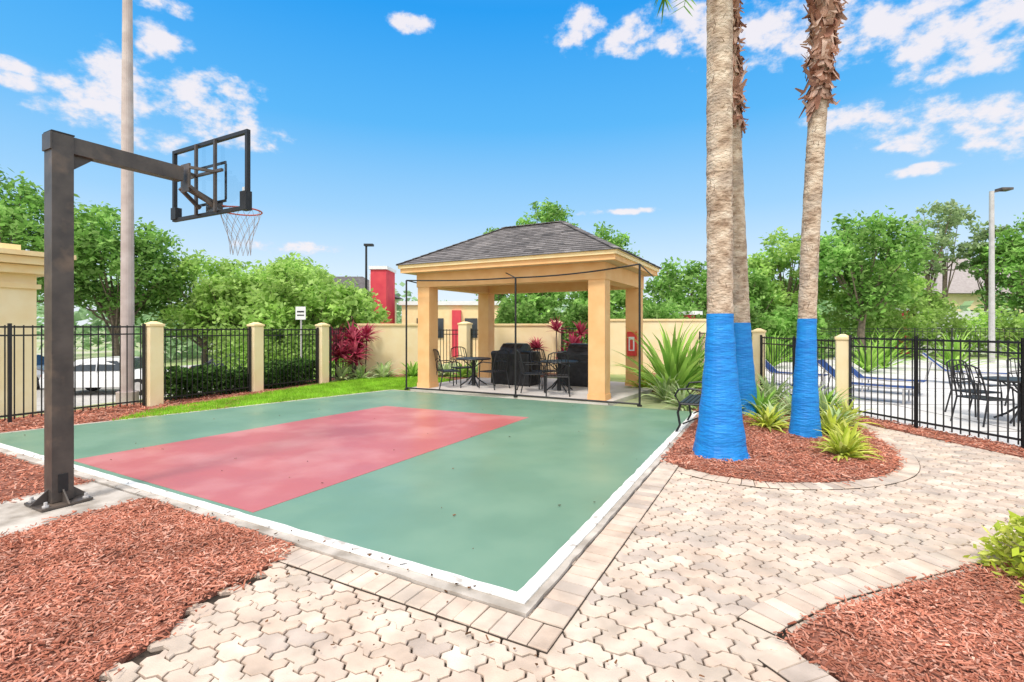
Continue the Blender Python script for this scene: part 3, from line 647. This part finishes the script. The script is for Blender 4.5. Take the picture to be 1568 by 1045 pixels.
def hedge(a,b,w,h,n,mat,ls,z0=0):
    a=np.array(a,float);b=np.array(b,float);d=b-a;L=np.linalg.norm(d);nn=np.array([-d[1],d[0]])/L
    t=rng.random(n); s=(rng.random(n)-.5)*w; z=rng.random(n)**.6*h*(1+.14*np.sin(t*L*2.3)+.10*np.sin(t*L*7)+.06*np.sin(s*9)); mb=MB()
    C=np.stack([a[0]+d[0]*t+nn[0]*s,a[1]+d[1]*t+nn[1]*s,z0+z],1); mb.leaves(C,ls,mat,.4,.55)
    mb.obj('hedge',(a[0],a[1],z0))
hedge((-7.45,10.6),(-5.75,14.2),.7,.62,8000,leafD,.055,-.05)
hedge((-12.5,21.5),(-5.2,22.5),2.2,2.3,9000,leafB,.10,-1.1)
hedge((-28,20.5),(-14,27.5),1.2,.6,4000,leafA,.10,-1.15)
hedge((14,26.6),(34,26.6),1.6,2.2,10000,leafB,.13,0)
hedge((-.5,19),(6.5,19),1.2,2.2,8000,leafA,.10,0); hedge((7,22),(14,23),1.6,2.2,7000,leafA,.12,0)
def rosette(o,n,L,w,mat,name,el=(20,85),arch=.6,seg=5,stem=0,heads=1,hs=0):
    mb=MB(); o=Vector(o)
    for hd in range(heads):
        c=o+Vector((random.gauss(0,hs),random.gauss(0,hs),0)); hz=stem*random.uniform(.35,1) if stem else 0
        if stem: mb.tube([c,c+Vector((random.gauss(0,.04),0,hz))],.02,trunkm,6)
        c=Z(c,hz)
        for i in range(n):
            az=random.uniform(0,2*math.pi); e=math.radians(random.uniform(*el)); l=L*random.uniform(.6,1.1); p=c.copy(); vs=[]
            ar=arch*random.uniform(.6,1.4)
            for k in range(seg+1):
                t=k/seg; wd=w*(.45+1.1*t if t<.45 else (1-t)/.55*.95+.02)*.5
                ee=e-ar*t*t*1.6; d=Vector((math.cos(az)*math.cos(ee),math.sin(az)*math.cos(ee),math.sin(ee))); sd=Vector((-math.sin(az),math.cos(az),0))
                up=d.cross(sd); vs+= [p-sd*wd-up*wd*.35,p.copy(),p+sd*wd-up*wd*.35]; p=p+d*(l/seg)
            fs=[]
            for k in range(seg):
                b=k*3; fs+= [(b,b+1,b+4,b+3),(b+1,b+2,b+5,b+4)]
            mb.add(vs,fs,mat)
    return mb.obj(name,o,smooth=True)
random.seed(21)
rosette((3.62,11.2,0),90,1.95,.14,strapg,'strap_leaf_plant',(25,88),.55)
rosette((4.35,12.2,0),60,1.5,.12,strapg,'strap_leaf_plant',(25,88),.6)
rosette((-4.75,15.1,0),46,.62,.11,redl,'cordyline_plant',(-20,85),.5,stem=1.4,heads=10,hs=.30)
rosette((1.75,16.2,0),36,.55,.10,redl,'cordyline_plant',(-10,85),.5,stem=1.5,heads=5,hs=.35)
rosette((.9,16.4,0),30,.5,.08,redl,'cordyline_plant',(-10,85),.5,stem=1.4,heads=3,hs=.2)
for x,y in ((-5.0,14.7),(-4.4,14.95),(-3.9,15.3),(-3.3,15.6),(-2.8,15.8),(-2.2,15.9),(-1.6,15.6),(-1.2,16),(-4.0,15.8),(-3.0,16.1),(-.5,16.2),(.3,16.2)):
    rosette((x+random.gauss(0,.1),y,0),44,.65,.11,random.choice([paleg,paleg,strapg]),'garden_plant',(10,80),.8)
for (x,y,L,m) in ((3.98,5.98,.44,lime),(3.95,7.7,.5,lime),(4.25,8.1,.45,paleg),(4.9,8.6,.6,paleg),(5.25,8.3,.62,paleg),(3.7,8.7,.5,lime),(5.45,9.2,.7,paleg),(5.0,9.6,.8,paleg),(4.6,9.4,.7,paleg),(4.2,6.2,.42,lime),(4.62,7.2,.5,lime),(4.95,7.6,.42,paleg),(4.45,6.6,.35,lime),(5.3,7.9,.5,lime),(5.6,8.9,.7,strapg),(4.4,8.8,.6,strapg),(3.3,9.6,.55,paleg)):
    rosette((x,y,.03),64,L,.07,m,'garden_plant',(5,85),.8)
for x,y in ((3.3,12.6),(4.0,13.4),(4.8,12.9),(5.3,11.4),(4.6,11.0),(5.4,13.6),(3.3,10.6),(5.0,15)):
    rosette((x,y,0),40,.75,.10,random.choice([paleg,strapg,lime]),'garden_plant',(10,85),.7)
for x,y in ((12.5,17.5),(10.2,19.5),(16,18),(20,19),(14.2,19)):
    rosette((x,y,0),50,1.7,.12,strapg,'strap_leaf_plant',(20,88),.6)
def shrub(o,r,h,n,ls,mat,name):
    mb=MB(); o=Vector(o)
    for i in range(16):
        a=random.uniform(0,6.28); d=Vector((math.cos(a)*r*random.random(),math.sin(a)*r*random.random(),h*random.uniform(.5,.85))); mb.tube([o,o+d*.5+Vector((0,0,.05)),o+d],[.007,.005,.003],trunkm,5)
    q=rng.normal(size=(n,3)); q/=np.linalg.norm(q,axis=1)[:,None]; q*=(rng.random((n,1))**.4); q[:,2]=np.abs(q[:,2])
    C=np.array(o[:])+q*np.array([r,r,h])+rng.normal(size=(n,3))*.02; mb.leaves(C,ls,mat,.8,.42); mb.obj(name,o)
shrub((3.42,3.10,.0),.40,.42,1700,.036,lime,'yellow_shrub'); shrub((3.1,2.72,.0),.24,.22,480,.034,lime,'yellow_shrub'); shrub((4.0,2.9,0),.4,.6,900,.045,lime,'yellow_shrub')
# ------------------------------------------------------------ palms
def palm(base,lean,pw,rb,rm,zblue,bootz,H,seed,frond_az=None):
    """lean = sideways offset reached at height H, pw = how late the lean happens"""
    random.seed(seed); mb=MB(); b=Vector(base)
    def ax_(z): k=max(0,z/H); return Vector((b.x+lean[0]*k**pw,b.y+lean[1]*k**pw,z))
    def rr(z):
        k=min(1,z/1.9); return rm+(rb-rm)*((1-k)**1.6)
    zs=[];z=0.0
    while z<H: zs.append(z); z+=.045
    seg=26; vs=[]; ph=[random.uniform(0,6.28) for _ in range(6)]
    for i,z in enumerate(zs):
        c=ax_(z)
        for k in range(seg):
            a=2*math.pi*k/seg; r=rr(z)*(1+.018*math.sin(3*a+ph[0]+z*1.3)+.018*math.sin(z*17+ph[1]+math.sin(a)*1.2)+random.gauss(0,.010 if z>zblue else .003))
            if z<.18: r*=1+.10*(1-z/.18)*abs(math.sin(9*a+ph[2]))
            vs.append(c+Vector((math.cos(a)*r,math.sin(a)*r,0)))
    nb=next(i for i,z in enumerate(zs) if z>zblue); fb=[];ft=[]
    for i in range(len(zs)-1):
        for k in range(seg):
            f=(i*seg+k,i*seg+(k+1)%seg,(i+1)*seg+(k+1)%seg,(i+1)*seg+k); (fb if i<nb else ft).append(f)
    o=len(mb.v); mb.v.extend([tuple(v) for v in vs])
    for fl,m in ((fb,blue),(ft,bark)):
        mb.f.extend([tuple(x+o for x in f) for f in fl]); mb.m.extend([mb.mi(m)]*len(fl))
    for i in range(190):
        z=random.uniform(zblue+.05,H-.3); a=random.uniform(0,6.28); c=ax_(z); r=rr(z)*1.004; w=random.uniform(.004,.009); l=random.uniform(.02,.10)
        a2=a+random.uniform(-.25,.25) ; c2=ax_(z+l)
        p=[c+Vector((math.cos(a)*r,math.sin(a)*r,0)),c2+Vector((math.cos(a2)*r,math.sin(a2)*r,0))]; mb.tube(p,[w*.6,w*.3],barkdk,4)
    if bootz:
        zlo,zhi=bootz
        for i in range(int((zhi-zlo)*190)):
            z=random.uniform(zlo,zhi); a=random.uniform(0,6.28); c=ax_(z); r=rr(z); d=Vector((math.cos(a),math.sin(a),0)); sd=Vector((-d.y,d.x,0))
            l=random.uniform(.14,.44); w=random.uniform(.025,.08); up=random.choice((1,-1,-1))
            if z<zlo+.2: up=-1
            p0=c+d*r*.95; p1=p0+d*random.uniform(.02,.10)+Vector((0,0,up*l*.5))+sd*random.gauss(0,.02); p2=p1+d*random.uniform(-.01,.10)+Vector((0,0,up*l*.5*random.uniform(-.6,1)))+sd*random.gauss(0,.04)
            mb.add([p0-sd*w,p0+sd*w,p1+sd*w*.8,p1-sd*w*.8,p2+sd*w*.3,p2-sd*w*.3],[(0,1,2,3),(3,2,4,5)],boots)
    T0=ax_(H-.05)
    for i in range(22):
        az=i*2.4+random.uniform(-.2,.2); e=math.radians(random.uniform(5,75)); L=random.uniform(1.4,1.8); p=T0.copy()
        hd=Vector((math.cos(az),math.sin(az),0)); sd=Vector((-hd.y,hd.x,0)); pts=[]
        for k in range(9):
            ee=e-1.3*(k/8)**1.5; pts.append(p.copy()); p=p+(hd*math.cos(ee)+Vector((0,0,math.sin(ee))))*(L/8)
        mb.tube(pts,[.022-.002*k for k in range(9)],leafA,5)
        for k in range(2,9):
            for q in (0,.5):
                c=pts[k] if q==0 else pts[k].lerp(pts[k-1],.5)
                for sg in (-1,1):
                    ll=.5*(1-.55*abs(k/8-.45)); tip=c+sd*sg*ll*.8+hd*ll*.45-Vector((0,0,ll*.35)); w=hd*.018
                    mb.add([c-w,c+w,c.lerp(tip,.55)+w*1.2,tip,c.lerp(tip,.55)-w*1.2],[(0,1,2,3,4)],leafA)
    if frond_az is not None:
        hd=Vector((math.cos(frond_az),math.sin(frond_az),0)); sd=Vector((-hd.y,hd.x,0)); pts=[T0+hd*(.72*math.sin(k/8*1.9))+Vector((0,0,.35*math.sin(k/8*2.2)-1.97*(k/8)**2)) for k in range(9)]
        mb.tube(pts,[.02-.002*k for k in range(9)],leafA,5)
        for k in range(3,9):
            for q in (0,.33,.66):
                c=pts[k].lerp(pts[k-1],q)
                for sg in (-1,1,-.4,.5):
                    tip=c+sd*sg*.16+hd*random.uniform(-.12,.14)-Vector((0,0,random.uniform(.2,.34))); w=hd*.014; mb.add([c-w,c+w,c.lerp(tip,.5)+w,tip],[(0,1,2,3)],leafA)
    mb.obj('palm_tree',b)
palm((2.55,6.1,0),(.03,.1),1,.315,.150,1.74,None,7.45,3,frond_az=math.pi)
palm((4.22,9.0,0),(-.42,0),1.1,.22,.140,1.66,(5.3,7.9),8.9,4)
palm((4.22,7.17,0),(.52,.1),1.7,.205,.118,1.68,(4.9,7.4),8.1,5)
# ------------------------------------------------------------ light and sky
SE,SAZ=math.radians(57),math.radians(206)
w=bpy.data.worlds.new('World'); S.world=w; w.use_nodes=True; nt=w.node_tree; L=nt.links.new; bg=nt.nodes['Background']
tc=N(nt,'ShaderNodeTexCoord'); sp=N(nt,'ShaderNodeSeparateXYZ'); L(tc.outputs['Generated'],sp.inputs[0])
def mt(op,a,b=None,c=None,clamp=False):
    n=N(nt,'ShaderNodeMath',operation=op,use_clamp=clamp)
    for i,x in enumerate((a,b,c)):
        if x is None: continue
        if isinstance(x,(int,float)): n.inputs[i].default_value=x
        else: L(x,n.inputs[i])
    return n.outputs[0]
X,Y,Zz=sp.outputs; az=mt('ARCTAN2',X,Y); el=mt('ARCSINE',Zz)
sky=N(nt,'ShaderNodeTexSky'); sky.sky_type='NISHITA'; sky.sun_disc=False; sky.sun_elevation=SE; sky.sun_rotation=SAZ
cr=N(nt,'ShaderNodeValToRGB'); e=cr.color_ramp.elements
eln=mt('DIVIDE',el,1.5708,clamp=True); L(eln,cr.inputs[0])
stops=[(0,(.84,.90,.96)),(.06,(.68,.83,.97)),(.14,(.34,.64,.95)),(.24,(.10,.47,.93)),(.36,(.018,.34,.88)),(.42,(.05,.34,.86)),(.5,(.5,.62,.82))]
while len(e)<len(stops): e.new(.5)
for i,(p,c) in enumerate(stops): e[i].position=p; e[i].color=(*c,1)
# cloud banks: azimuth, elevation, half widths (degrees)
cl=[(-38.2,20.6,4.6,3.1),(-35.2,25,2.2,1.5),(-42.2,20.3,2,1.2),(-31.6,21.3,4.9,2.4),(-28.8,18.8,4.9,1.5),(-35.7,16.9,2.8,1.3),(-42,17.7,2.4,1.1),(19.7,29.8,4.7,2.4),(28,27.5,7.6,2.6),(35.8,26.2,8,2.6),(42.6,24.6,6.2,2.9),(42.4,21.4,4.6,1.7),(7.9,30.4,3.4,1.9),(13.7,29.8,3.5,2),(33.6,19.2,3.4,1.1),(40.7,17.4,6.2,2),(45,15.2,3,1.6),(38.5,16.1,3.1,.8),(39.9,13.5,2.9,.6),(-11.4,31,2.9,.9),(-35,27.9,2.7,.7),(-23.7,8.2,5.2,.7),(-45,19.2,2,.8),(-45,20.3,2.2,.6),(11.6,12.7,4,.4)]
cb=N(nt,'ShaderNodeCombineXYZ'); L(az,cb.inputs[0]); L(el,cb.inputs[1])
dist=None
for q in cl:
    a,E_,ra,re=[math.radians(t) for t in q]
    v1=N(nt,'ShaderNodeVectorMath',operation='MULTIPLY_ADD'); L(cb.outputs[0],v1.inputs[0]); v1.inputs[1].default_value=(1/ra,1/re,0); v1.inputs[2].default_value=(-a/ra,-E_/re,0)
    v2=N(nt,'ShaderNodeVectorMath',operation='LENGTH'); L(v1.outputs[0],v2.inputs[0]); dist=v2.outputs['Value'] if dist is None else mt('MINIMUM',dist,v2.outputs['Value'])
mask=mt('SUBTRACT',1.0,mt('MULTIPLY',dist,dist)); mask=mt('MAXIMUM',mask,-1.6)
cb2=N(nt,'ShaderNodeVectorMath',operation='MULTIPLY'); L(cb.outputs[0],cb2.inputs[0]); cb2.inputs[1].default_value=(1,1.5,1)
nz=N(nt,'ShaderNodeTexNoise'); nz.inputs['Scale'].default_value=17; nz.inputs['Detail'].default_value=7; nz.inputs['Roughness'].default_value=.6; L(cb2.outputs[0],nz.inputs['Vector'])
v=mt('ADD',mt('MULTIPLY',mask,.48),mt('MULTIPLY',mt('SUBTRACT',nz.outputs[0],.46),3.2))
mr=N(nt,'ShaderNodeMapRange',interpolation_type='SMOOTHSTEP'); mr.inputs[1].default_value=-.02; mr.inputs[2].default_value=.75; L(v,mr.inputs[0]); cloud=mr.outputs[0]
fade=N(nt,'ShaderNodeMapRange'); fade.inputs[1].default_value=-1.5; fade.inputs[2].default_value=-.3; L(mask,fade.inputs[0])
cloud=mt('MULTIPLY',cloud,fade.outputs[0]); cloud=mt('MULTIPLY',cloud,.92)
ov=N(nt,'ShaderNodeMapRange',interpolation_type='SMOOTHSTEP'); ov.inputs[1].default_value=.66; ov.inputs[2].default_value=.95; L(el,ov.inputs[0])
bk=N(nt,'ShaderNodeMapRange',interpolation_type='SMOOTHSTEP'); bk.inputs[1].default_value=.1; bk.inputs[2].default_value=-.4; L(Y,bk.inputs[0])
over=mt('MAXIMUM',ov.outputs[0],mt('MULTIPLY',bk.outputs[0],.7))  # unseen white overcast, added overhead and behind camera for soft neutral light
cshade=N(nt,'ShaderNodeValToRGB'); cshade.color_ramp.elements[0].position=.0; cshade.color_ramp.elements[1].position=.85
cshade.color_ramp.elements[0].color=(.60,.76,.96,1); cshade.color_ramp.elements[1].color=(.95,.90,.93,1); L(mr.outputs[0],cshade.inputs[0])
m0=N(nt,'ShaderNodeMix',data_type='RGBA',blend_type='ADD'); m0.inputs[0].default_value=.010; L(cr.outputs[0],m0.inputs[6]); L(sky.outputs[0],m0.inputs[7])
m1=N(nt,'ShaderNodeMix',data_type='RGBA'); L(cloud,m1.inputs[0]); L(m0.outputs[2],m1.inputs[6]); L(cshade.outputs[0],m1.inputs[7])
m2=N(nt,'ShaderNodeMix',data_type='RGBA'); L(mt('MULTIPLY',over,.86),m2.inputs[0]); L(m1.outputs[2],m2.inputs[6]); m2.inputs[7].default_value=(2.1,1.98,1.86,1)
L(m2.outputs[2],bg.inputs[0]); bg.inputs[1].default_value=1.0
sl=bpy.data.lights.new('sun','SUN'); sl.energy=2.6; sl.angle=math.radians(11); sl.color=(1,.95,.87)
so=bpy.data.objects.new('sun',sl); S.collection.objects.link(so)
sd=Vector((math.sin(SAZ)*math.cos(SE),math.cos(SAZ)*math.cos(SE),math.sin(SE))); so.rotation_euler=(-sd).to_track_quat('-Z','Y').to_euler(); so.location=sd*40
# ------------------------------------------------------------ camera
cam=bpy.data.cameras.new('camera'); co=bpy.data.objects.new('camera',cam); S.collection.objects.link(co); co.location=(0,0,1.6)
co.rotation_euler=(math.radians(90),0,0); cam.lens=17.5; cam.sensor_width=36; cam.shift_y=-22.5/1568; cam.clip_start=.05; cam.clip_end=3000
S.camera=co; S.view_settings.view_transform='Standard'; S.view_settings.look='None'; S.view_settings.exposure=0
